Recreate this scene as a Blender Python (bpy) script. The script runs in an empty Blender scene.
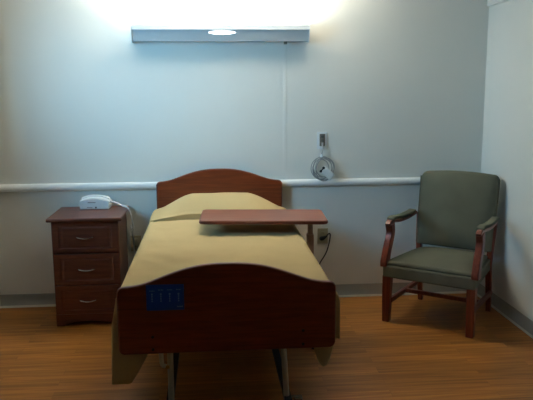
import bpy, bmesh, math, random
from mathutils import Vector, Matrix, noise
random.seed(4)
S = bpy.context.scene
COL = S.collection
PI = math.pi

# ---------------------------------------------------------------- helpers
def link(o, parent=None):
    COL.objects.link(o)
    if parent is not None:
        o.parent = parent
    return o

def obj(name, bm, mat, parent=None, smooth=True, bevel=0.0, seg=2, sub=0, angle=40):
    me = bpy.data.meshes.new(name)
    bmesh.ops.recalc_face_normals(bm, faces=bm.faces[:])
    bm.to_mesh(me); bm.free()
    mats = mat if isinstance(mat, (list, tuple)) else [mat]
    for m in mats:
        me.materials.append(m)
    o = bpy.data.objects.new(name, me)
    link(o, parent)
    if smooth:
        for p in me.polygons:
            p.use_smooth = True
        me.set_sharp_from_angle(angle=math.radians(angle))
    if bevel > 0:
        b = o.modifiers.new('bevel', 'BEVEL'); b.width = bevel; b.segments = seg
        b.limit_method = 'ANGLE'; b.angle_limit = math.radians(35); b.harden_normals = False
    if sub:
        s = o.modifiers.new('sub', 'SUBSURF'); s.levels = sub; s.render_levels = sub
    return o

def thing(name, label, cat, loc=(0, 0, 0), rotz=0.0, group=None):
    o = bpy.data.objects.new(name, None)
    o.empty_display_size = 0.1
    link(o); o.location = loc; o.rotation_euler = (0, 0, rotz)
    tag(o, label, cat, group)
    return o

def tag(o, label, cat, group=None):
    o['label'] = label; o['category'] = cat
    if group: o['group'] = group
    return o

def struct(name, bm, mat, label=None, bevel=0.0, smooth=True):
    o = obj(name, bm, mat, None, smooth, bevel)
    o['kind'] = 'structure'
    if label: o['label'] = label
    return o

def box(bm, x0, x1, y0, y1, z0, z1, mi=0):
    v = [bm.verts.new((x, y, z)) for x in (x0, x1) for y in (y0, y1) for z in (z0, z1)]
    for q in ((0, 1, 3, 2), (4, 6, 7, 5), (0, 4, 5, 1), (2, 3, 7, 6), (0, 2, 6, 4), (1, 5, 7, 3)):
        f = bm.faces.new([v[i] for i in q]); f.material_index = mi
    return bm

def bxo(x0, x1, y0, y1, z0, z1):
    return box(bmesh.new(), x0, x1, y0, y1, z0, z1)

def prism(bm, pts, axis, a, b):
    """extrude an outline (2-tuples) along an axis from a to b"""
    def P(p, t):
        if axis == 'y': return (p[0], t, p[1])
        if axis == 'x': return (t, p[0], p[1])
        return (p[0], p[1], t)
    A = [bm.verts.new(P(p, a)) for p in pts]; B = [bm.verts.new(P(p, b)) for p in pts]
    n = len(pts)
    bm.faces.new(A); bm.faces.new(B[::-1])
    for i in range(n):
        bm.faces.new((A[i], A[(i + 1) % n], B[(i + 1) % n], B[i]))
    return bm

def tube(bm, pts, r, n=8, closed=False, cap=True):
    pts = [Vector(p) for p in pts]
    R = r if isinstance(r, (list, tuple)) else [r] * len(pts)
    rings = []
    up = None
    N = len(pts)
    for i, p in enumerate(pts):
        if closed: t = pts[(i + 1) % N] - pts[i - 1]
        else: t = pts[min(i + 1, N - 1)] - pts[max(i - 1, 0)]
        t.normalize()
        if up is None:
            up = Vector((0, 0, 1)) if abs(t.z) < .9 else Vector((1, 0, 0))
        u = up - t * up.dot(t)
        if u.length < 1e-4: u = t.orthogonal()
        u.normalize(); w = t.cross(u); up = u
        rings.append([bm.verts.new(p + (u * math.cos(a) + w * math.sin(a)) * R[i]) for a in [2 * PI * k / n for k in range(n)]])
    for i in range(N if closed else N - 1):
        a, b = rings[i], rings[(i + 1) % N]
        for k in range(n):
            bm.faces.new((a[k], a[(k + 1) % n], b[(k + 1) % n], b[k]))
    if cap and not closed:
        bm.faces.new(rings[0][::-1]); bm.faces.new(rings[-1])
    return bm

def spline(pts, k=8):
    """Catmull-Rom through the points"""
    P = [Vector(p) for p in pts]
    P = [P[0] * 2 - P[1]] + P + [P[-1] * 2 - P[-2]]
    out = []
    for i in range(1, len(P) - 2):
        for j in range(k):
            t = j / k
            a, b, c, d = P[i - 1], P[i], P[i + 1], P[i + 2]
            out.append(0.5 * ((2 * b) + (c - a) * t + (2 * a - 5 * b + 4 * c - d) * t * t + (3 * b - a - 3 * c + d) * t ** 3))
    out.append(P[-2].copy())
    return out

def cyl(bm, c, r, h, axis='z', n=20):
    c = Vector(c); d = {'x': Vector((1, 0, 0)), 'y': Vector((0, 1, 0)), 'z': Vector((0, 0, 1))}[axis]
    return tube(bm, [c - d * h / 2, c + d * h / 2], r, n)

def sweep_rect(bm, path, w, d):
    """rectangular section swept along a path in the local y-z plane; w across x; d thickness list"""
    rings = []
    N = len(path)
    for i, p in enumerate(path):
        p = Vector(p); a = Vector(path[max(i - 1, 0)]); b = Vector(path[min(i + 1, N - 1)])
        t = (b - a).normalized(); nrm = Vector((0, -t.z, t.y))
        dd = d[i] if isinstance(d, (list, tuple)) else d
        ww = w[i] if isinstance(w, (list, tuple)) else w
        rings.append([bm.verts.new(p + Vector((sx * ww / 2, 0, 0)) + nrm * sy * dd / 2) for sx, sy in ((-1, -1), (1, -1), (1, 1), (-1, 1))])
    for i in range(N - 1):
        for k in range(4):
            bm.faces.new((rings[i][k], rings[i][(k + 1) % 4], rings[i + 1][(k + 1) % 4], rings[i + 1][k]))
    bm.faces.new(rings[0][::-1]); bm.faces.new(rings[-1])
    return bm

# ---------------------------------------------------------------- materials
def lin(c):
    return tuple(((v / 255) / 12.92 if v / 255 <= .04045 else ((v / 255 + .055) / 1.055) ** 2.4) for v in c) + (1.0,)

def nodes(m):
    m.use_nodes = True
    nt = m.node_tree
    return nt, nt.nodes, nt.links, nt.nodes['Principled BSDF']

def plain(name, c, rough=.5, metal=0.0, spec=.5, var=.04, scale=30, bump=0.0):
    m = bpy.data.materials.new(name); nt, N, L, B = nodes(m)
    B.inputs['Roughness'].default_value = rough; B.inputs['Metallic'].default_value = metal
    B.inputs['Specular IOR Level'].default_value = spec
    tc = N.new('ShaderNodeTexCoord'); nz = N.new('ShaderNodeTexNoise'); nz.inputs['Scale'].default_value = scale
    nz.inputs['Detail'].default_value = 4
    L.new(tc.outputs['Object'], nz.inputs['Vector'])
    r = N.new('ShaderNodeValToRGB')
    cl = lin(c)
    r.color_ramp.elements[0].color = tuple(v * (1 - var) for v in cl[:3]) + (1,)
    r.color_ramp.elements[1].color = tuple(min(1, v * (1 + var)) for v in cl[:3]) + (1,)
    r.color_ramp.elements[0].position = .3; r.color_ramp.elements[1].position = .7
    L.new(nz.outputs['Fac'], r.inputs['Fac']); L.new(r.outputs['Color'], B.inputs['Base Color'])
    if bump:
        b = N.new('ShaderNodeBump'); b.inputs['Strength'].default_value = bump; b.inputs['Distance'].default_value = .002
        L.new(nz.outputs['Fac'], b.inputs['Height']); L.new(b.outputs['Normal'], B.inputs['Normal'])
    return m

def wood(name, c0, c1, axis='x', rough=.35, scale=6.0, coat=0.15, spec=.4):
    m = bpy.data.materials.new(name); nt, N, L, B = nodes(m)
    tc = N.new('ShaderNodeTexCoord'); mp = N.new('ShaderNodeMapping')
    s = {'x': (.8, 12, 12), 'y': (12, .8, 12), 'z': (12, 12, .8)}[axis]
    mp.inputs['Scale'].default_value = s
    L.new(tc.outputs['Object'], mp.inputs['Vector'])
    nz = N.new('ShaderNodeTexNoise'); nz.inputs['Scale'].default_value = scale; nz.inputs['Detail'].default_value = 6
    nz.inputs['Distortion'].default_value = .6
    L.new(mp.outputs['Vector'], nz.inputs['Vector'])
    r = N.new('ShaderNodeValToRGB'); r.color_ramp.elements[0].position = .3; r.color_ramp.elements[1].position = .72
    r.color_ramp.elements[0].color = lin(c0); r.color_ramp.elements[1].color = lin(c1)
    L.new(nz.outputs['Fac'], r.inputs['Fac']); L.new(r.outputs['Color'], B.inputs['Base Color'])
    B.inputs['Roughness'].default_value = rough; B.inputs['Coat Weight'].default_value = coat
    B.inputs['Coat Roughness'].default_value = .25; B.inputs['Specular IOR Level'].default_value = spec
    return m

def fabric(name, c, scale=260, bump=.25, var=.12, rough=.95, sheen=.0):
    m = bpy.data.materials.new(name); nt, N, L, B = nodes(m)
    tc = N.new('ShaderNodeTexCoord')
    nz = N.new('ShaderNodeTexNoise'); nz.inputs['Scale'].default_value = scale; nz.inputs['Detail'].default_value = 2
    n2 = N.new('ShaderNodeTexNoise'); n2.inputs['Scale'].default_value = 5
    L.new(tc.outputs['Object'], nz.inputs['Vector']); L.new(tc.outputs['Object'], n2.inputs['Vector'])
    mx = N.new('ShaderNodeMath'); mx.operation = 'ADD'
    L.new(nz.outputs['Fac'], mx.inputs[0]); L.new(n2.outputs['Fac'], mx.inputs[1])
    md = N.new('ShaderNodeMath'); md.operation = 'MULTIPLY'; md.inputs[1].default_value = .5
    L.new(mx.outputs[0], md.inputs[0])
    r = N.new('ShaderNodeValToRGB'); cl = lin(c)
    r.color_ramp.elements[0].position = .3; r.color_ramp.elements[1].position = .7
    r.color_ramp.elements[0].color = tuple(v * (1 - var) for v in cl[:3]) + (1,)
    r.color_ramp.elements[1].color = tuple(min(1, v * (1 + var)) for v in cl[:3]) + (1,)
    L.new(md.outputs[0], r.inputs['Fac']); L.new(r.outputs['Color'], B.inputs['Base Color'])
    B.inputs['Roughness'].default_value = rough; B.inputs['Specular IOR Level'].default_value = .15
    B.inputs['Sheen Weight'].default_value = sheen
    b = N.new('ShaderNodeBump'); b.inputs['Strength'].default_value = bump; b.inputs['Distance'].default_value = .002
    L.new(nz.outputs['Fac'], b.inputs['Height']); L.new(b.outputs['Normal'], B.inputs['Normal'])
    return m

def floor_mat():
    m = bpy.data.materials.new('vinyl_wood_planks'); nt, N, L, B = nodes(m)
    tc = N.new('ShaderNodeTexCoord')
    br = N.new('ShaderNodeTexBrick')
    br.inputs['Scale'].default_value = 1.0; br.inputs['Brick Width'].default_value = .92; br.inputs['Row Height'].default_value = .076
    br.inputs['Mortar Size'].default_value = .0007; br.inputs['Mortar Smooth'].default_value = .2
    br.offset = .37; br.offset_frequency = 2
    br.inputs['Color1'].default_value = (0, 0, 0, 1); br.inputs['Color2'].default_value = (1, 1, 1, 1)
    br.inputs['Mortar'].default_value = (.3, .3, .3, 1); br.inputs['Bias'].default_value = 0
    L.new(tc.outputs['Object'], br.inputs['Vector'])
    sep = N.new('ShaderNodeSeparateColor'); L.new(br.outputs['Color'], sep.inputs['Color'])
    # grain stretched along the planks, shifted for each plank
    mp = N.new('ShaderNodeMapping'); mp.inputs['Scale'].default_value = (1.3, 22, 1)
    ad = N.new('ShaderNodeVectorMath'); ad.operation = 'ADD'
    cb = N.new('ShaderNodeCombineXYZ'); ml = N.new('ShaderNodeMath'); ml.operation = 'MULTIPLY'; ml.inputs[1].default_value = 17
    L.new(sep.outputs['Red'], ml.inputs[0]); L.new(ml.outputs[0], cb.inputs['Z']); L.new(ml.outputs[0], cb.inputs['X'])
    L.new(tc.outputs['Object'], mp.inputs['Vector']); L.new(mp.outputs['Vector'], ad.inputs[0]); L.new(cb.outputs['Vector'], ad.inputs[1])
    nz = N.new('ShaderNodeTexNoise'); nz.inputs['Scale'].default_value = 1.6; nz.inputs['Detail'].default_value = 5; nz.inputs['Distortion'].default_value = .5
    L.new(ad.outputs[0], nz.inputs['Vector'])
    r1 = N.new('ShaderNodeValToRGB'); r1.color_ramp.elements[0].position = .32; r1.color_ramp.elements[1].position = .68
    r1.color_ramp.elements[0].color = lin(FLOOR0); r1.color_ramp.elements[1].color = lin(FLOOR1)
    L.new(nz.outputs['Fac'], r1.inputs['Fac'])
    tone = N.new('ShaderNodeMapRange'); tone.inputs['To Min'].default_value = .82; tone.inputs['To Max'].default_value = 1.12
    L.new(sep.outputs['Red'], tone.inputs['Value'])
    mx = N.new('ShaderNodeVectorMath'); mx.operation = 'SCALE'
    L.new(r1.outputs['Color'], mx.inputs[0]); L.new(tone.outputs[0], mx.inputs['Scale'])
    seam = N.new('ShaderNodeMapRange'); seam.inputs['To Min'].default_value = 1.0; seam.inputs['To Max'].default_value = .55
    L.new(br.outputs['Fac'], seam.inputs['Value'])
    mz = N.new('ShaderNodeVectorMath'); mz.operation = 'SCALE'
    L.new(mx.outputs[0], mz.inputs[0]); L.new(seam.outputs[0], mz.inputs['Scale'])
    L.new(mz.outputs[0], B.inputs['Base Color'])
    B.inputs['Roughness'].default_value = .42; B.inputs['Specular IOR Level'].default_value = .3
    bp = N.new('ShaderNodeBump'); bp.inputs['Strength'].default_value = .15; bp.inputs['Distance'].default_value = .001
    L.new(nz.outputs['Fac'], bp.inputs['Height']); L.new(bp.outputs['Normal'], B.inputs['Normal'])
    return m

def emit(name, c, s):
    m = bpy.data.materials.new(name); nt, N, L, B = nodes(m)
    B.inputs['Base Color'].default_value = (.8, .8, .8, 1)
    B.inputs['Emission Color'].default_value = c; B.inputs['Emission Strength'].default_value = s
    return m

WIN_E, WIN_DIR, WIN_SPREAD = 13.5, (.78, .62, -.13), 80
FLOOR0 = (142, 88, 36); FLOOR1 = (184, 122, 56)
M_wall = plain('painted_wall', (232, 231, 222), .75, spec=.25, var=.012, scale=3)
M_side = plain('painted_side_wall', (226, 228, 222), .75, spec=.25, var=.012, scale=3)
M_front = plain('darkened_front_wall', (92, 78, 64), .7)  # unseen front wall, darkened so less light bounces onto the footboard
M_ceil = plain('ceiling_paint', (225, 226, 222), .9, spec=.1, var=.02, scale=60)
M_rail = plain('white_vinyl_rail', (236, 238, 236), .4, var=.01)
M_base = plain('grey_cove_base', (160, 160, 152), .5, var=.03, scale=8)
M_toe = plain('pale_cove_toe', (215, 213, 200), .45, var=.03, scale=8)
M_floor = floor_mat()
M_bedwood = wood('cherry_bed_laminate', (104, 44, 22), (136, 66, 34), 'x', .38)
M_stand = wood('cherry_nightstand', (88, 45, 30), (116, 64, 44), 'x', .36)
M_table = wood('cherry_table_top', (124, 68, 46), (148, 86, 60), 'x', .4, spec=.5)
M_edge = wood('dark_table_edge', (104, 42, 28), (122, 52, 34), 'x', .4)
M_chairwood = wood('mahogany_chair', (100, 44, 30), (138, 66, 46), 'z', .32, coat=.3)
M_spread = fabric('tan_bedspread_cloth', (199, 174, 126), 320, .18, .06)
M_matt = fabric('mattress_ticking', (190, 192, 190), 200, .2, .05)
M_olive = fabric('olive_upholstery', (106, 105, 88), 420, .3, .16)
M_chrome = plain('brushed_nickel', (205, 205, 200), .25, 1.0, var=.03)
M_grey = plain('grey_painted_steel', (208, 205, 192), .45, .2, var=.04)
M_brown = plain('taupe_steel_column', (168, 138, 118), .45, .1, var=.05)
M_black = plain('black_rubber', (22, 21, 20), .6, var=.05)
M_blue = plain('blue_membrane', (16, 74, 170), .4, var=.05)
M_ink = plain('pale_blue_ink', (120, 150, 205), .5)
M_white = plain('white_plastic', (228, 232, 232), .45, var=.02)
M_ivory = plain('ivory_plate', (176, 164, 132), .5, var=.02)
M_greyp = plain('grey_plastic', (112, 108, 98), .55, var=.08, scale=90)
M_jack = plain('dark_grey_plastic', (84, 84, 80), .5)
M_cord = plain('pale_grey_cord', (158, 160, 158), .5, var=.05)
M_lamp = plain('lamp_enamel', (232, 236, 236), .45, var=.01)
M_lampface = plain('lamp_metal_face', (198, 206, 208), .45, 0, var=.02)
M_cream = plain('cream_rubber', (190, 182, 150), .6, var=.05)
M_yellow = plain('yellow_grip', (190, 150, 60), .5)
M_tube = emit('fluorescent_glow', (.86, .95, 1, 1), 6.0)
M_lens = emit('night_light_lens', (.95, .98, 1, 1), 3.0)
M_glass = plain('window_glass', (235, 240, 245), .05); M_glass.node_tree.nodes['Principled BSDF'].inputs['Transmission Weight'].default_value = 1
M_dark = plain('shadow_gap', (30, 14, 10), .7)

# ---------------------------------------------------------------- the room
XR, XL, YF, ZC = 2.088, -2.0, -6.2, 2.5
struct('floor', bxo(XL, XR, YF, 0, -.1, 0), M_floor, 'orange brown wood plank floor', smooth=False)
struct('ceiling', bxo(XL, XR, YF, 0, ZC, ZC + .1), M_ceil, smooth=False)
struct('wall_back', bxo(XL - .12, XR + .12, 0, .12, -.1, ZC + .1), M_wall, 'pale painted wall behind the bed', smooth=False)
struct('wall_right', bxo(XR, XR + .12, YF, 0, -.1, ZC + .1), M_side, 'white painted side wall beside the chair', smooth=False)
struct('wall_front', bxo(XL - .12, XR + .12, YF - .12, YF, -.1, ZC + .1), M_front, smooth=False)
XP = -1.665
W0, W1, WZ0, WZ1 = -2.3, -1.3, 1.5, 2.4
bm = bmesh.new()
box(bm, XL - .12, XL, YF, W0, -.1, ZC + .1); box(bm, XL - .12, XL, W1, 0, -.1, ZC + .1)
box(bm, XL, XP, -.5, 0, 0, ZC)          # unseen corner box, added to shade the left of the back wall
box(bm, XL - .12, XL, W0, W1, -.1, WZ0); box(bm, XL - .12, XL, W0, W1, WZ1, ZC + .1)
struct('wall_left', bm, M_wall, smooth=False)
bm = bmesh.new()
for a, b, c, d in ((W0, W0 + .05, WZ0, WZ1), (W1 - .05, W1, WZ0, WZ1), (W0, W1, WZ0, WZ0 + .05), (W0, W1, WZ1 - .05, WZ1), ((W0 + W1) / 2 - .02, (W0 + W1) / 2 + .02, WZ0, WZ1)):
    box(bm, XL - .09, XL - .03, a, b, c, d)
struct('window_1', bm, M_white, smooth=False)

# rounded rail round the room, on the back wall
prof = [(0, .896)] + [(-.034 * math.sin(PI * t) ** .7, .924 - .028 * math.cos(PI * t)) for t in [k / 10 for k in range(1, 10)]] + [(0, .952)]
struct('trim_1', prism(bmesh.new(), prof, 'x', XP, XR), M_rail, 'white rounded rail across the back wall')
# cove base: sheet with a flared toe
def cove(name, axis, a, b, wall, sgn):
    p = [(0, 0), (0, .1), (.004, .1), (.005, .03), (.012, .014), (.014, 0)]
    t = [(.0142, 0), (.013, .013), (.016, .016), (.022, .006), (.022, 0)]
    f = lambda q: [(wall + sgn * x, z) for x, z in q]
    struct(name, prism(bmesh.new(), f(p), axis, a, b), M_base)
    return prism(bmesh.new(), f(t), axis, a, b)
struct('trim_2', cove('baseboard_back', 'x', XP, XR - .025, 0, -1), M_toe)
struct('trim_3', cove('baseboard_right', 'y', YF, -.025, XR, -1), M_toe)
# ledge high on the side wall
struct('trim_4', bxo(XR - .022, XR, YF, -.012, 2.247, 2.33), M_side, 'white ledge strip high on the side wall', bevel=.004)

# ---------------------------------------------------------------- over-bed wall lamp
LX0, LX1 = -.586, .70
t = thing('wall_lamp', 'long grey metal wall lamp glowing above the bed headboard', 'lamp', (0, 0, 0))
front = [(0, 1.985), (-.085, 1.985), (-.13, 2.062), (-.13, 2.068)]
sec = [(0, 1.985), (-.095, 1.985), (-.128, 2.066), (-.122, 2.066), (-.09, 1.995), (-.006, 1.995), (-.006, 2.08), (0, 2.08)]
obj('housing', prism(bmesh.new(), sec, 'x', LX0 + .006, LX1 - .006), M_lampface, t, smooth=False)
lip = [(-.134, 2.062), (-.134, 2.1), (-.122, 2.1), (-.122, 2.062)]
obj('front_lip', prism(bmesh.new(), lip, 'x', LX0 + .006, LX1 - .006), M_lamp, t, bevel=.003)
capo = [(0, 1.975), (-.098, 1.975), (-.118, 2.02), (-.138, 2.058), (-.138, 2.106), (0, 2.106)]
for x in (LX0, LX1 - .006):
    obj('end_cap', prism(bmesh.new(), capo, 'x', x, x + .006), M_lamp, t, bevel=.002)
obj('fluorescent_tube', cyl(bmesh.new(), ((LX0 + LX1) / 2, -.075, 2.024), .014, LX1 - LX0 - .06, 'x', 14), M_tube, t)
# small oval night-light lens in the sloping face
bm = bmesh.new()
n = Vector((0, -.081, -.033)).normalized(); upv = Vector((0, -.033, .081)).normalized()
c = Vector((.062, -.1185, 2.045)) - n * .004
ring0 = []; ring1 = []
for k in range(28):
    a = 2 * PI * k / 28
    ring0.append(bm.verts.new(c + Vector((.108 * math.cos(a), 0, 0)) + upv * .017 * math.sin(a)))
    ring1.append(bm.verts.new(c + n * .007 + Vector((.095 * math.cos(a), 0, 0)) + upv * .013 * math.sin(a)))
for k in range(28):
    bm.faces.new((ring0[k], ring0[(k + 1) % 28], ring1[(k + 1) % 28], ring1[k]))
bm.faces.new(ring1)
obj('lens', bm, M_lens, t)['label'] = 'small lit oval lens'
bm = bmesh.new(); box(bm, .517, .541, -.06, -.04, 1.966, 1.986)
obj('cord_outlet', bm, M_greyp, t, bevel=.002)

r = obj('cable_raceway', bxo(.517, .545, -.0022, -.0003, .953, 1.966), M_wall, None, bevel=.003)
tag(r, 'slim painted cable cover running down from the wall lamp to the rail', 'cable cover')

# ---------------------------------------------------------------- bed
BX = .026
bed = thing('hospital_bed', 'hospital bed with arched cherry wood headboard and footboard', 'bed', (BX, -1.1, 0))
ARCH = [(0, 1), (.06, .988), (.12, .925), (.18, .80), (.25, .58), (.32, .31), (.37, .135), (.42, .035), (.47, 0), (.53, 0)]
def arch(u):
    for i in range(len(ARCH) - 1):
        if ARCH[i][0] <= u <= ARCH[i + 1][0]:
            (x0, a), (x1, b) = ARCH[i], ARCH[i + 1]
            m = lambda k: (ARCH[min(k + 1, len(ARCH) - 1)][1] - (ARCH[k - 1][1] if k else ARCH[1][1])) / (ARCH[min(k + 1, len(ARCH) - 1)][0] - (ARCH[k - 1][0] if k else -ARCH[1][0]))
            t = (u - x0) / (x1 - x0); h = x1 - x0
            return (2 * t ** 3 - 3 * t * t + 1) * a + (t ** 3 - 2 * t * t + t) * h * m(i) + (3 * t * t - 2 * t ** 3) * b + (t ** 3 - t * t) * h * m(i + 1)
    return 0.0
def ogee(hw, zb, zs, za, r=.028, flat=.36):
    top = []
    for k in range(61):
        x = -hw + 2 * hw * k / 60
        u = abs(x)
        z = zs + (za - zs) * arch(u)
        top.append((x, z))
    def arc(cx, cz, a0, a1):
        return [(cx + r * math.cos(a0 + (a1 - a0) * k / 6), cz + r * math.sin(a0 + (a1 - a0) * k / 6)) for k in range(7)]
    top = [p for p in top if abs(p[0]) < hw - r - .002]
    pts = arc(-hw + r, zs - r, PI, PI / 2) + top + arc(hw - r, zs - r, PI / 2, 0)
    pts += arc(hw - r, zb + r, 0, -PI / 2) + arc(-hw + r, zb + r, -PI / 2, -PI)
    return pts
hb = obj('headboard', prism(bmesh.new(), ogee(.475, .5, .958, 1.051), 'y', 1.035, 1.065), M_bedwood, bed, bevel=.007, seg=3)
fb = obj('footboard', prism(bmesh.new(), ogee(.487, .479, .788, .886), 'y', -1.1, -1.068), M_bedwood, bed, bevel=.008, seg=3)
# blue control panel on the footboard
YP = -1.1
pn = obj('control_panel', bxo(-.357, -.192, YP - .004, YP + .001, .682, .8), M_blue, bed, bevel=.003)
pn['label'] = 'blue control panel with rows of small symbols'
bm = bmesh.new()
for i in range(4):
    x = -.357 + .0255 + i * .0385
    zt = .7765 - (.004 if i == 0 else 0)
    for j in range(4):
        w = (.005, .006, .004, .006)[(j + i) % 4]
        box(bm, x - .0105 + j * .0058, x - .0105 + j * .0058 + w * .8, YP - .0048, YP - .0035, zt - .0022, zt + .0022 - .001 * (j % 2))
    for j in range(4):
        if i + j == -1: continue
        zc = .757 - j * .0105; rr = .0032 if j else .0044
        cyl(bm, (x, YP - .0042, zc), rr, .0012, 'y', 10)
        if j < 3: box(bm, x - .0006, x + .0006, YP - .0046, YP - .0036, zc - .0105, zc)
for j in range(5):
    box(bm, -.223 + j * .0052, -.223 + j * .0052 + .0042, YP - .0048, YP - .0035, .6965, .7015 - .001 * (j % 2))
obj('panel_symbol', bm, M_ink, pn, smooth=False)['label'] = 'pale blue symbols printed on the panel'
for x, z in ((-.335, .56), (-.335, .502), (.338, .566), (.338, .502)):
    obj('bolt', cyl(bmesh.new(), (x, YP, z), .0065, .008, 'y', 14), M_black, fb)
# steel deck, legs and base
bm = bmesh.new()
for x in (-.4, .4): box(bm, x - .02, x + .02, -1.02, 1.034, .5, .55)
for x in (-.25, .25): box(bm, x - .02, x + .02, -1.068, -.98, .484, .496); box(bm, x - .02, x + .02, -1.0, -.98, .484, .51)
for y in (-1.0, -.5, 0, .5, .95): box(bm, -.4, .4, y - .02, y + .02, .505, .545)
box(bm, -.42, .42, -1.03, 1.02, .55, .562)
obj('deck_frame', bm, M_grey, bed, bevel=.003)
for s, x0, x1 in ((-1, -.279, -.281), (1, .272, .298)):
    for y in (-.82, .8):
        obj('leg', tube(bmesh.new(), [(x0, y, .51), (x1, y, .06)], .0145, 12), M_grey, bed)
bm = bmesh.new()
for x in (-.289, .3): box(bm, x - .018, x + .018, -.87, .86, .085, .12)
for y in (.2, .75): box(bm, -.289, .3, y - .018, y + .018, .087, .118)
obj('base_frame', bm, M_black, bed, bevel=.003)
for x, y in ((.356, -.8), (-.345, -.8), (.356, .78), (-.345, .78)):
    cs = obj('caster', cyl(bmesh.new(), (x, y, .045), .045, .026, 'x', 24), M_grey, bed, bevel=.004)
    bm = bmesh.new(); box(bm, x - .02, x + .02, y - .02, y + .02, .078, .1)
    box(bm, x - .023, x - .017, y - .015, y + .015, .04, .09); box(bm, x + .017, x + .023, y - .015, y + .015, .04, .09)
    box(bm, min(x, x - math.copysign(.06, x)), max(x, x - math.copysign(.06, x)), y - .012, y + .012, .09, .104)
    obj('caster_fork', bm, M_chrome, cs, bevel=.002)
# release catch hanging under the foot end, left of the near leg
bm = tube(bmesh.new(), spline([(-.318, -.84, .5), (-.322, -.845, .40), (-.318, -.85, .325), (-.3, -.852, .312)], 6), .011, 10)
cb = obj('release_catch', bm, M_grey, bed)
bm = bmesh.new(); cyl(bm, (-.293, -.853, .309), .008, .02, 'x', 10)
obj('grip_tip', bm, M_yellow, cb)
# small bracket between spread and footboard
obj('corner_bracket', bxo(-.474, -.456, -1.0675, -1.058, .645, .70), M_chrome, bed, bevel=.003)

obj('mattress', bxo(-.455, .455, -1.025, 1.025, .5625, .678), M_matt, bed, bevel=.03, seg=4)

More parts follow.
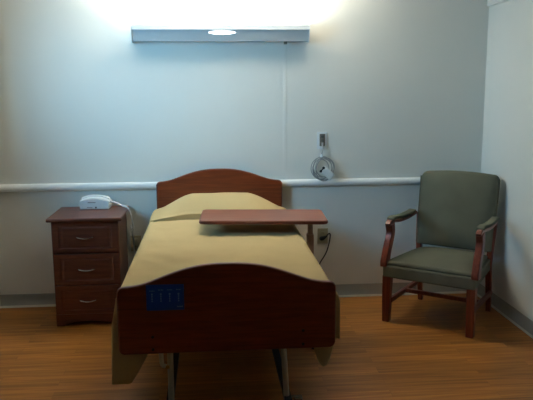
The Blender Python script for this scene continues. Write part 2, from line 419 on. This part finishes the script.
# ---------------------------------------------------------------- bedspread
def spread():
    bm = bmesh.new()
    Y0, Y1 = -.085, -2.142
    ztop = .738
    CR = -.43
    def hump(x, y):
        # pillow under the spread: rises from the head end, drops to a tucked crease
        yc = y + .008 * math.sin(x * 9) + .03 * max(0, abs(x + .02) - .2) / .25
        if yc > -.17: f = 1 - .35 * min(1, (yc + .17) / .09) ** 1.5
        elif yc > CR:
            q = (-.17 - yc) / (-.17 - CR)
            f = 1 - .80 * q ** 2.2
        else: f = 0
        u = abs(x - .0)
        q2 = min(1, max(0, (u - .205) / .32))
        g = 1 - .93 * (.45 * q2 + .55 * q2 * q2 * (3 - 2 * q2))
        return .145 * f * g
    NY, NT, NS = 96, 64, 16
    rows = []
    ys = [Y0 + (Y1 - Y0) * j / NY for j in range(NY + 1)]
    ys = sorted(set([y for y in ys if not -.52 < y < -.38] + [-.38 - .003 * k for k in range(47)]), reverse=True)
    for y in ys:
        row = []
        fr = (y - Y0) / (Y1 - Y0); ft = max(0, (fr - .75) / .25)
        hemL = .36 - .035 * fr + .01 * math.sin(y * 5); hemR = .40 + .16 * ft + .012 * math.sin(y * 6 + 1)
        xl, xr = BX - .484, BX + .484
        def crease(x, y):
            return y + .008 * math.sin((x - BX) * 9) + .03 * max(0, abs(x - BX + .02) - .2) / .25 - CR
        def lip(x):
            # the pillow end rolls a little over the tuck
            d = crease(x, y)
            return y - (.015 * math.exp(-((d - .012) / .007) ** 2) if 0 < d < .04 else 0)
        def top(x):
            z = ztop + hump(x - BX, y) + .004 * noise.noise(Vector((x * 3, y * 3, 0))) + .0025 * noise.noise(Vector((x * 9, y * 9, 3)))
            # a crease line where the spread is tucked under the pillow
            d = crease(x, y)
            k = 1 if abs(x - BX) < .4 else max(0, 1 - (abs(x - BX) - .4) / .09)
            if d <= 0: z -= .034 * k * math.exp(-(d / .010) ** 2)
            elif d < .006: z -= .034 * k * (1 - d / .006)
            return z
        ztl, ztr = top(xl), top(xr)
        def side(s, hem, x0, zt):
            out = []
            for i in range(NS, 0, -1):
                q = i / NS
                z = zt - .028 - (zt - .028 - hem) * q
                ex = .014 + .012 * q + (.016 * noise.noise(Vector((y * 6, 5 * s, 0))) + .012 * noise.noise(Vector((y * 13, 9 * s, 1)))) * q
                if s < 0: ex += .02 * ft * min(1, q * 3)
                if s > 0: ex += .022 * math.exp(-((y + 2.08) / .10) ** 2) * math.exp(-((q - .25) / .3) ** 2) 
                out.append((x0 + s * ex, y, z))
            return out
        row += side(-1, hemL, xl, ztl)
        for a in (0, .33, .66): row.append((xl - .014 * math.cos(a * PI / 2), y, ztl - .028 + .028 * math.sin(a * PI / 2)))
        for i in range(NT + 1):
            x = xl + .012 + (xr - xl - .024) * i / NT
            row.append((x, lip(x), top(x)))
        for a in (.66, .33, 0): row.append((xr + .014 * math.cos(a * PI / 2), y, ztr - .028 + .028 * math.sin(a * PI / 2)))
        row += side(1, hemR, xr, ztr)[::-1]
        rows.append([bm.verts.new(p) for p in row])
    for j in range(len(rows) - 1):
        for i in range(len(rows[0]) - 1):
            bm.faces.new((rows[j][i], rows[j][i + 1], rows[j + 1][i + 1], rows[j + 1][i]))
    # foot end: the cloth falls behind the footboard, its corners hang lower
    last = rows[-1]
    prev = last
    K = 14
    base = [v.co.copy() for v in last]
    for k in range(1, K + 1):
        q = k / K
        cur = []
        for b in base:
            u = b.x - BX
            dl = max(0, 1 - abs(u + .50) / .15); dr = max(0, 1 - abs(u - .442) / .05)
            hem = .5 - .18 * min(1, dl * 1.6) ** .8 - .135 * math.sin(min(1, dr) * PI / 2) ** .6
            z = min(b.z, .71) ; zz = b.z + (min(hem, b.z) - b.z) * q
            pull = .0 if abs(u) < .47 else .0
            cur.append(bm.verts.new((b.x * 1.0, Y1 - .006 * math.sin(q * PI) - .004 * q, zz)))
        for i in range(len(cur) - 1):
            try: bm.faces.new((prev[i], prev[i + 1], cur[i + 1], cur[i]))
            except ValueError: pass
        prev = cur
    bmesh.ops.remove_doubles(bm, verts=bm.verts[:], dist=.0006)
    o = obj('bedspread', bm, M_spread, None, angle=180)
    s = o.modifiers.new('solid', 'SOLIDIFY'); s.thickness = .004; s.offset = 0
    return o
sp = spread()
tag(sp, 'plain tan bedspread covering the bed and pillow, hanging at the sides', 'bedspread')

# ---------------------------------------------------------------- overbed table
tb = thing('overbed_table', 'overbed table with cherry top reaching across the bed', 'table', (.575, -.80, 0), math.radians(-3.0))
def rrect(x0, x1, y0, y1, r, n=6):
    out = []
    for cx, cy, a in ((x1 - r, y1 - r, 0), (x0 + r, y1 - r, PI / 2), (x0 + r, y0 + r, PI), (x1 - r, y0 + r, 1.5 * PI)):
        out += [(cx + r * math.cos(a + PI / 2 * k / n), cy + r * math.sin(a + PI / 2 * k / n)) for k in range(n + 1)]
    return out
tp = obj('table_top', prism(bmesh.new(), rrect(-.695, .117, -.198, .204, .035), 'z', .801, .826), M_table, tb, bevel=.006, seg=3)
tp.rotation_euler = (0, math.radians(.7), 0)
obj('edge_band', prism(bmesh.new(), rrect(-.697, .119, -.2, .206, .036), 'z', .807, .819), M_edge, tp, bevel=.002)
obj('column', bxo(.016, .048, -.022, .022, .5, .795), M_brown, tb, bevel=.006)
obj('sleeve', bxo(.009, .055, -.03, .03, .07, .70), M_brown, tb, bevel=.006)
obj('mounting_plate', bxo(-.1, .08, -.07, .07, .787, .8005), M_brown, tb, bevel=.003)
bm = bmesh.new(); box(bm, .005, .06, -.27, .27, .035, .075)
for y in (-.25, .25): box(bm, -.62, .04, y - .02, y + .02, .038, .072)
obj('base', bm, M_brown, tb, bevel=.005)
for x, y in ((-.6, -.25), (-.6, .25), (.032, -.25), (.032, .25)):
    obj('caster', cyl(bmesh.new(), (x, y, .02), .02, .018, 'x', 18), M_black, tb, bevel=.003)

# ---------------------------------------------------------------- nightstand
ns = thing('nightstand', 'cherry nightstand with three drawers left of the bed', 'nightstand', (-.912, -.25, 0))
NW = .228
obj('top_board', bxo(-.254, .254, -.252, .236, .752, .776), M_stand, ns, bevel=.007, seg=3)
bm = bmesh.new()
box(bm, -NW, -NW + .02, -.216, .226, 0, .752); box(bm, NW - .02, NW, -.216, .226, 0, .752)
box(bm, -NW, NW, .21, .228, .05, .752); box(bm, -NW + .02, NW - .02, -.2, .21, .06, .08)
box(bm, -NW + .02, NW - .02, -.195, -.18, .08, .752)
obj('carcass', bm, M_stand, ns, bevel=.002)
# plinth with a shallow arched cut-out
pl = [(-NW, 0), (-NW, .085), (NW, .085), (NW, 0), (NW - .05, 0)]
pl += [(NW - .05 - (2 * NW - .1) * k / 16, .035 * math.sin(PI * k / 16) ** .5) for k in range(1, 16)] + [(-NW + .05, 0)]
obj('plinth', prism(bmesh.new(), pl, 'y', -.222, -.205), M_stand, ns, bevel=.002)
def drawer(z0, z1, zh, k):
    bm = bmesh.new()
    x0, x1, y0 = -NW + .004, NW - .004, -.2225
    # raised frame with a bevelled inner panel
    rings = []
    for ins, y in ((0, y0 + .022), (0, y0), (.044, y0), (.05, y0 + .003), (.062, y0 + .003), (.074, y0 + .0006)):
        rings.append([bm.verts.new(p) for p in ((x0 + ins, y, z0 + ins * .62), (x1 - ins, y, z0 + ins * .62), (x1 - ins, y, z1 - ins * .62), (x0 + ins, y, z1 - ins * .62))])
    for a, b in zip(rings, rings[1:]):
        for i in range(4): bm.faces.new((a[i], a[(i + 1) % 4], b[(i + 1) % 4], b[i]))
    bm.faces.new(rings[-1]); bm.faces.new(rings[0][::-1])
    d = obj('drawer', bm, M_stand, ns, smooth=False, bevel=.0015)
    pts = [(-.054, y0 + .002, zh + .004), (-.054, y0 - .014, zh + .004), (-.045, y0 - .022, zh + .001), (-.02, y0 - .024, zh - .005), (0, y0 - .0245, zh - .007),
           (.02, y0 - .024, zh - .005), (.045, y0 - .022, zh + .001), (.054, y0 - .014, zh + .004), (.054, y0 + .002, zh + .004)]
    obj('handle', tube(bmesh.new(), spline(pts, 5), .0042, 8), M_chrome, d)['label'] = 'curved metal pull handle'
drawer(.532, .748, .638, 0); drawer(.304, .520, .410, 1); drawer(.088, .292, .187, 2)

# ---------------------------------------------------------------- white telephone
ph = thing('telephone', 'small white telephone on the nightstand top', 'telephone', (-.893, -.105, .7765), math.radians(-2))
pr = [(-.118, 0), (-.121, .03), (-.12, .052)] + [(-.118 + .236 * k / 12, .056 + .030 * math.sin(PI * (k + .9) / 13.5) ** .9) for k in range(13)] + [(.121, .046), (.119, 0)]
obj('body', prism(bmesh.new(), pr, 'y', -.055, .055), M_white, ph, bevel=.008, seg=3)
hs = [(-.108 + .216 * k / 12, .088 - .028 * abs(k / 6 - 1) ** 2.2, ) for k in range(13)]
bm = bmesh.new()
sec_r = [.010 + .008 * abs(k / 6 - 1) ** 1.5 for k in range(13)]
tube(bm, [(x, .018, z + .0) for x, z in hs], sec_r, 12)
obj('handset', bm, M_white, ph)
obj('nameplate', bxo(-.052, .012, -.0565, -.0545, .048, .0535), M_greyp, ph, bevel=.001)['label'] = 'thin grey strip on the front'
obj('button', cyl(bmesh.new(), (.013, -.056, .014), .0065, .004, 'y', 14), M_black, ph)['label'] = 'small dark round button'
obj('front_ridge', bxo(-.06, -.015, -.0562, -.054, .0135, .0175), M_greyp, ph, bevel=.0008)
cp = [(.112, .0, .05), (.15, -.01, .046), (.19, -.02, .035), (.225, -.03, .02), (.258, -.04, .012), (.278, -.045, -.01), (.292, -.05, -.05), (.304, -.055, -.1), (.309, -.055, -.135), (.30, -.05, -.15), (.285, -.045, -.138), (.29, -.042, -.125), (.29, -.03, -.16), (.288, .06, -.3), (.288, .09, -.6), (.288, .09, -.76)]
obj('cord', tube(bmesh.new(), spline(cp, 6), .0062, 8), M_white, ph)

for ob in list(ph.children):
    if ob.type == 'MESH' :
        for v in ob.data.vertices: v.co.x *= .9
# ---------------------------------------------------------------- wall plates and cords
st = thing('call_station', 'white nurse call wall plate above the rail', 'wall plate', (.817, 0, 1.249))
obj('plate', bxo(-.04, .04, -.008, -.0005, -.066, .066), M_white, st, bevel=.004)
obj('socket_insert', bxo(-.021, .021, -.013, -.007, -.042, .052), M_greyp, st, bevel=.003)
for z in (.03, .0): obj('jack', bxo(-.011, .011, -.0145, -.012, z - .009, z + .009), M_jack, st, bevel=.001)

cc = thing('nurse_call_pendant', 'coiled pale grey call cord with push button hanging below the call plate', 'call cord', (.817, -.03, 1.03))
bm = bmesh.new()
cyl(bm, (.0, .004, .19), .008, .03, 'z', 10)
tube(bm, spline([(.0, .005, .19), (.001, 0, .16), (-.006, -.004, .13), (-.008, -.005, .108)], 6), .0045, 8)
obj('lead', bm, M_cord, cc)
obj('connector', cyl(bmesh.new(), (-.008, -.006, .104), .010, .026, 'z', 12), M_white, cc, bevel=.002)
bm = bmesh.new()
for k in range(6):
    rx = .072 + .010 * math.sin(k * 2.1); rz = .080 + .006 * math.sin(k * 1.7)
    ox = .002 + .016 * math.sin(k * 2.6); oz = .008 + .010 * math.cos(k * 1.9)
    yk = .012 - .007 * k
    pts = [(ox + rx * math.cos(a), yk + .005 * math.sin(a * 2 + k), oz + rz * math.sin(a)) for a in [2 * PI * i / 40 for i in range(40)]]
    tube(bm, pts, .0034, 7, closed=True)
obj('cord_loops', bm, M_cord, cc)
hv = obj('push_button_handset', bxo(-.03, .03, -.016, .016, -.05, .05), M_white, cc, bevel=.01, seg=3)
hv.location = (.032, -.05, -.026); hv.rotation_euler = (0, math.radians(-48), 0)
hv['label'] = 'pale push button handset'
bm = bmesh.new(); cyl(bm, (0, 0, .017), .0095, .012, 'y', 12); cyl(bm, (0, 0, -.017), .0095, .012, 'y', 12); box(bm, -.004, .004, -.004, .004, -.017, .017)
cl = obj('clip', bm, M_black, cc); cl.location = (-.012, -.06, .006); cl.rotation_euler = (0, math.radians(40), 0)
cl['label'] = 'dark dumbbell-shaped clip'

def outlet(x, z, label, w=.041, h=.062):
    o = thing('wall_outlet', label, 'outlet', (x, 0, z))
    obj('plate', bxo(-w, w, -.007, -.0005, -h, h), M_ivory, o, bevel=.003)
    for dz in (.024, -.024):
        f = obj('receptacle', bxo(-.016, .016, -.010, -.006, dz - .014, dz + .014), M_ivory, o, bevel=.004)
        bm = bmesh.new()
        for dx in (-.006, .006): box(bm, dx - .0012, dx + .0012, -.0108, -.0095, dz - .004, dz + .006)
        obj('slot', bm, M_black, f, smooth=False)
outlet(.828, .5, 'ivory wall outlet with a black plug right of the bed')
outlet(-.62, .478, 'ivory wall outlet low between the nightstand and the bed')
pc = thing('power_cord', 'black power cord looping from the outlet down behind the bed', 'power cord', (.828, 0, .5))
bm = tube(bmesh.new(), [(-.012, -.011, -.018), (-.006, -.035, -.012), (.01, -.055, .002), (.02, -.065, .012)], [.017, .017, .011, .007], 12)
obj('plug', bm, M_black, pc)
cp = [(.02, -.065, .012), (.03, -.075, .03), (.045, -.07, .032), (.048, -.06, .0), (.04, -.05, -.06), (.02, -.04, -.13), (-.02, -.035, -.20), (-.05, -.04, -.25), (-.14, -.05, -.28), (-.3, -.07, -.26)]
obj('cable', tube(bmesh.new(), spline(cp, 6), .0048, 8), M_black, pc)

# ---------------------------------------------------------------- armchair
ch = thing('armchair', 'olive green upholstered armchair with mahogany arms and legs', 'armchair', (1.606, -.54, 0), math.radians(-37.7))
# seat: apron block and crowned cushion
def slab(name, x0f, x0b, y0, y1, z0, z1, crown, mat, r=.02):
    bm = bmesh.new(); nx, ny = 16, 16
    T = []
    for j in range(ny + 1):
        y = y0 + (y1 - y0) * j / ny; hw = x0f + (x0b - x0f) * j / ny
        row = []
        for i in range(nx + 1):
            u = -1 + 2 * i / nx; v = -1 + 2 * j / ny
            c = crown * (1 - abs(u) ** 3.5) * (1 - abs(v) ** 3.5)
            row.append(bm.verts.new((u * hw, y, z1 + c)))
        T.append(row)
    for j in range(ny):
        for i in range(nx): bm.faces.new((T[j][i], T[j][i + 1], T[j + 1][i + 1], T[j + 1][i]))
    per = T[0] + [T[j][nx] for j in range(1, ny + 1)] + T[ny][-2::-1] + [T[j][0] for j in range(ny - 1, 0, -1)]
    low = [bm.verts.new((v.co.x, v.co.y, z0)) for v in per]
    for i in range(len(per)):
        bm.faces.new((per[i], per[(i + 1) % len(per)], low[(i + 1) % len(per)], low[i]))
    bm.faces.new(low)
    return obj(name, bm, mat, ch, bevel=r, seg=3, angle=50)
slab('seat_apron', .325, .275, -.318, .27, .328, .416, 0, M_olive, .012)
slab('seat', .318, .255, -.308, .255, .412, .44, .048, M_olive, .012)
# backrest: padded slab, slightly reclined, gently arched top
def back():
    bm = bmesh.new(); nx, nz = 24, 24
    F = []; Bk = []
    for j in range(nz + 1):
        v = j / nz
        f = []; b = []
        for i in range(nx + 1):
            u = -1 + 2 * i / nx
            ztop = 1.012 + .018 * (1 - u * u) - .035 * max(0, (abs(u) - .9) / .1) ** 2
            z = .466 + (ztop - .466) * v
            hw = .280 + .010 * v
            yf = .225 + .085 * v
            pad = .028 * (1 - abs(u) ** 4) * (1 - abs(2 * v - 1) ** 5)
            f.append(bm.verts.new((u * hw, yf - pad, z)))
            b.append(bm.verts.new((u * hw, yf + .075 - .012 * v, z)))
        F.append(f); Bk.append(b)
    for G in (F, Bk):
        for j in range(nz):
            for i in range(nx): bm.faces.new((G[j][i], G[j][i + 1], G[j + 1][i + 1], G[j + 1][i]))
    def per(G): return G[0] + [G[j][nx] for j in range(1, nz + 1)] + G[nz][-2::-1] + [G[j][0] for j in range(nz - 1, 0, -1)]
    a, b = per(F), per(Bk)
    for i in range(len(a)): bm.faces.new((a[i], a[(i + 1) % len(a)], b[(i + 1) % len(b)], b[i]))
    return obj('backrest', bm, M_olive, ch, bevel=.014, seg=3, angle=60)
back()
for s in (-1, 1):
    obj('piping', tube(bmesh.new(), [(s * .278, .218, .485), (s * .286, .30, .985)], .004, 6), M_olive, ch)
for s in (-1, 1):
    # front leg, rear leg running up as the back post
    bm = bmesh.new()
    sweep_rect(bm, [(s * .298, -.288, 0), (s * .298, -.288, .2), (s * .296, -.286, .34)], [.05, .056, .06], [.05, .056, .06])
    obj('leg', bm, M_chairwood, ch, bevel=.005)
    bm = bmesh.new()
    sweep_rect(bm, [(s * .262, .315, 0), (s * .262, .285, .2), (s * .262, .255, .36), (s * .272, .262, .52), (s * .286, .29, .7)], [.036, .04, .042, .04, .036], [.036, .04, .042, .04, .034])
    obj('leg', bm, M_chairwood, ch, bevel=.005)
    # arm: S-curved post, arm rail with a scroll, padded rest
    pp = spline([(s * .319, -.285, .40), (s * .319, -.283, .44), (s * .318, -.262, .51), (s * .317, -.226, .58), (s * .316, -.208, .64), (s * .316, -.222, .70)], 6)
    nP = len(pp)
    th = [.060 + .02 * math.exp(-((i / nP - .12) / .14) ** 2) + .008 * math.exp(-((i / nP - .95) / .1) ** 2) for i in range(nP)]
    bm = bmesh.new(); sweep_rect(bm, pp, .048, th)
    obj('arm_post', bm, M_chairwood, ch, bevel=.006)
    rp = spline([(s * .316, -.266, .692), (s * .316, -.238, .711), (s * .315, -.19, .71), (s * .312, -.05, .695), (s * .308, .1, .695), (s * .302, .24, .71)], 6)
    bm = bmesh.new(); sweep_rect(bm, rp, .04, .022)
    obj('arm_rail', bm, M_chairwood, ch, bevel=.008)
    rp = spline([(s * .315, -.225, .726), (s * .315, -.17, .734), (s * .313, -.05, .722), (s * .310, .1, .722), (s * .306, .2, .73)], 6)
    bm = bmesh.new(); sweep_rect(bm, rp, [.055] * len(rp), [.016] + [.022] * (len(rp) - 2) + [.02])
    obj('arm_pad', bm, M_olive, ch, bevel=.009, seg=3)
    # side stretcher
    obj('stretcher', bxo(min(s * .268, s * .292), max(s * .268, s * .292), -.27, .28, .135, .17), M_chairwood, ch, bevel=.004)
obj('stretcher', bxo(-.27, .27, .0, .024, .138, .168), M_chairwood, ch, bevel=.004)

# ---------------------------------------------------------------- light
def area(name, loc, rot, sx, sy, e, c):
    l = bpy.data.lights.new(name, 'AREA'); l.shape = 'RECTANGLE'; l.size = sx; l.size_y = sy; l.energy = e; l.color = c
    o = bpy.data.objects.new(name, l); link(o); o.location = loc; o.rotation_euler = rot
    return o
area('lamp_uplight', ((LX0 + LX1) / 2, -.036, 2.014), (PI, 0, 0), LX1 - LX0 - .16, .03, 80, (1, .93, .82))
wl = area('window_daylight', (XL + .03, (W0 + W1) / 2 + .2, (WZ0 + WZ1) / 2), (0, 0, 0), .8, .8, WIN_E, (.24, .63, 1))
wl.rotation_euler = Vector(WIN_DIR).to_track_quat('-Z', 'Y').to_euler()      # beam steered and narrowed for effect, pools blue light on the back wall
wl.data.spread = math.radians(WIN_SPREAD)
w = bpy.data.worlds.new('world'); S.world = w; w.use_nodes = True
w.node_tree.nodes['Background'].inputs['Color'].default_value = (.5, .7, 1, 1)
w.node_tree.nodes['Background'].inputs['Strength'].default_value = .3

# ---------------------------------------------------------------- camera
cam = bpy.data.cameras.new('camera'); co = bpy.data.objects.new('camera', cam); link(co)
F, YAW, PITCH, ROLL = 661.03, .0841, .1667, -.0056
cam.sensor_width = 36; cam.lens = F * 36 / 533
fwd = Vector((math.sin(YAW) * math.cos(PITCH), math.cos(YAW) * math.cos(PITCH), -math.sin(PITCH)))
rt = Vector((math.cos(YAW), -math.sin(YAW), 0)); up = rt.cross(fwd)
r2 = rt * math.cos(ROLL) + up * math.sin(ROLL); u2 = -rt * math.sin(ROLL) + up * math.cos(ROLL)
m = Matrix((r2, u2, -fwd)).transposed().to_4x4(); m.translation = Vector((-.037, -5.0245, 1.6433))
co.matrix_world = m
S.camera = co
S.view_settings.view_transform = 'Standard'; S.view_settings.look = 'None'
S.view_settings.gamma = 1; S.view_settings.use_curve_mapping = False
S.view_settings.exposure = 0.0
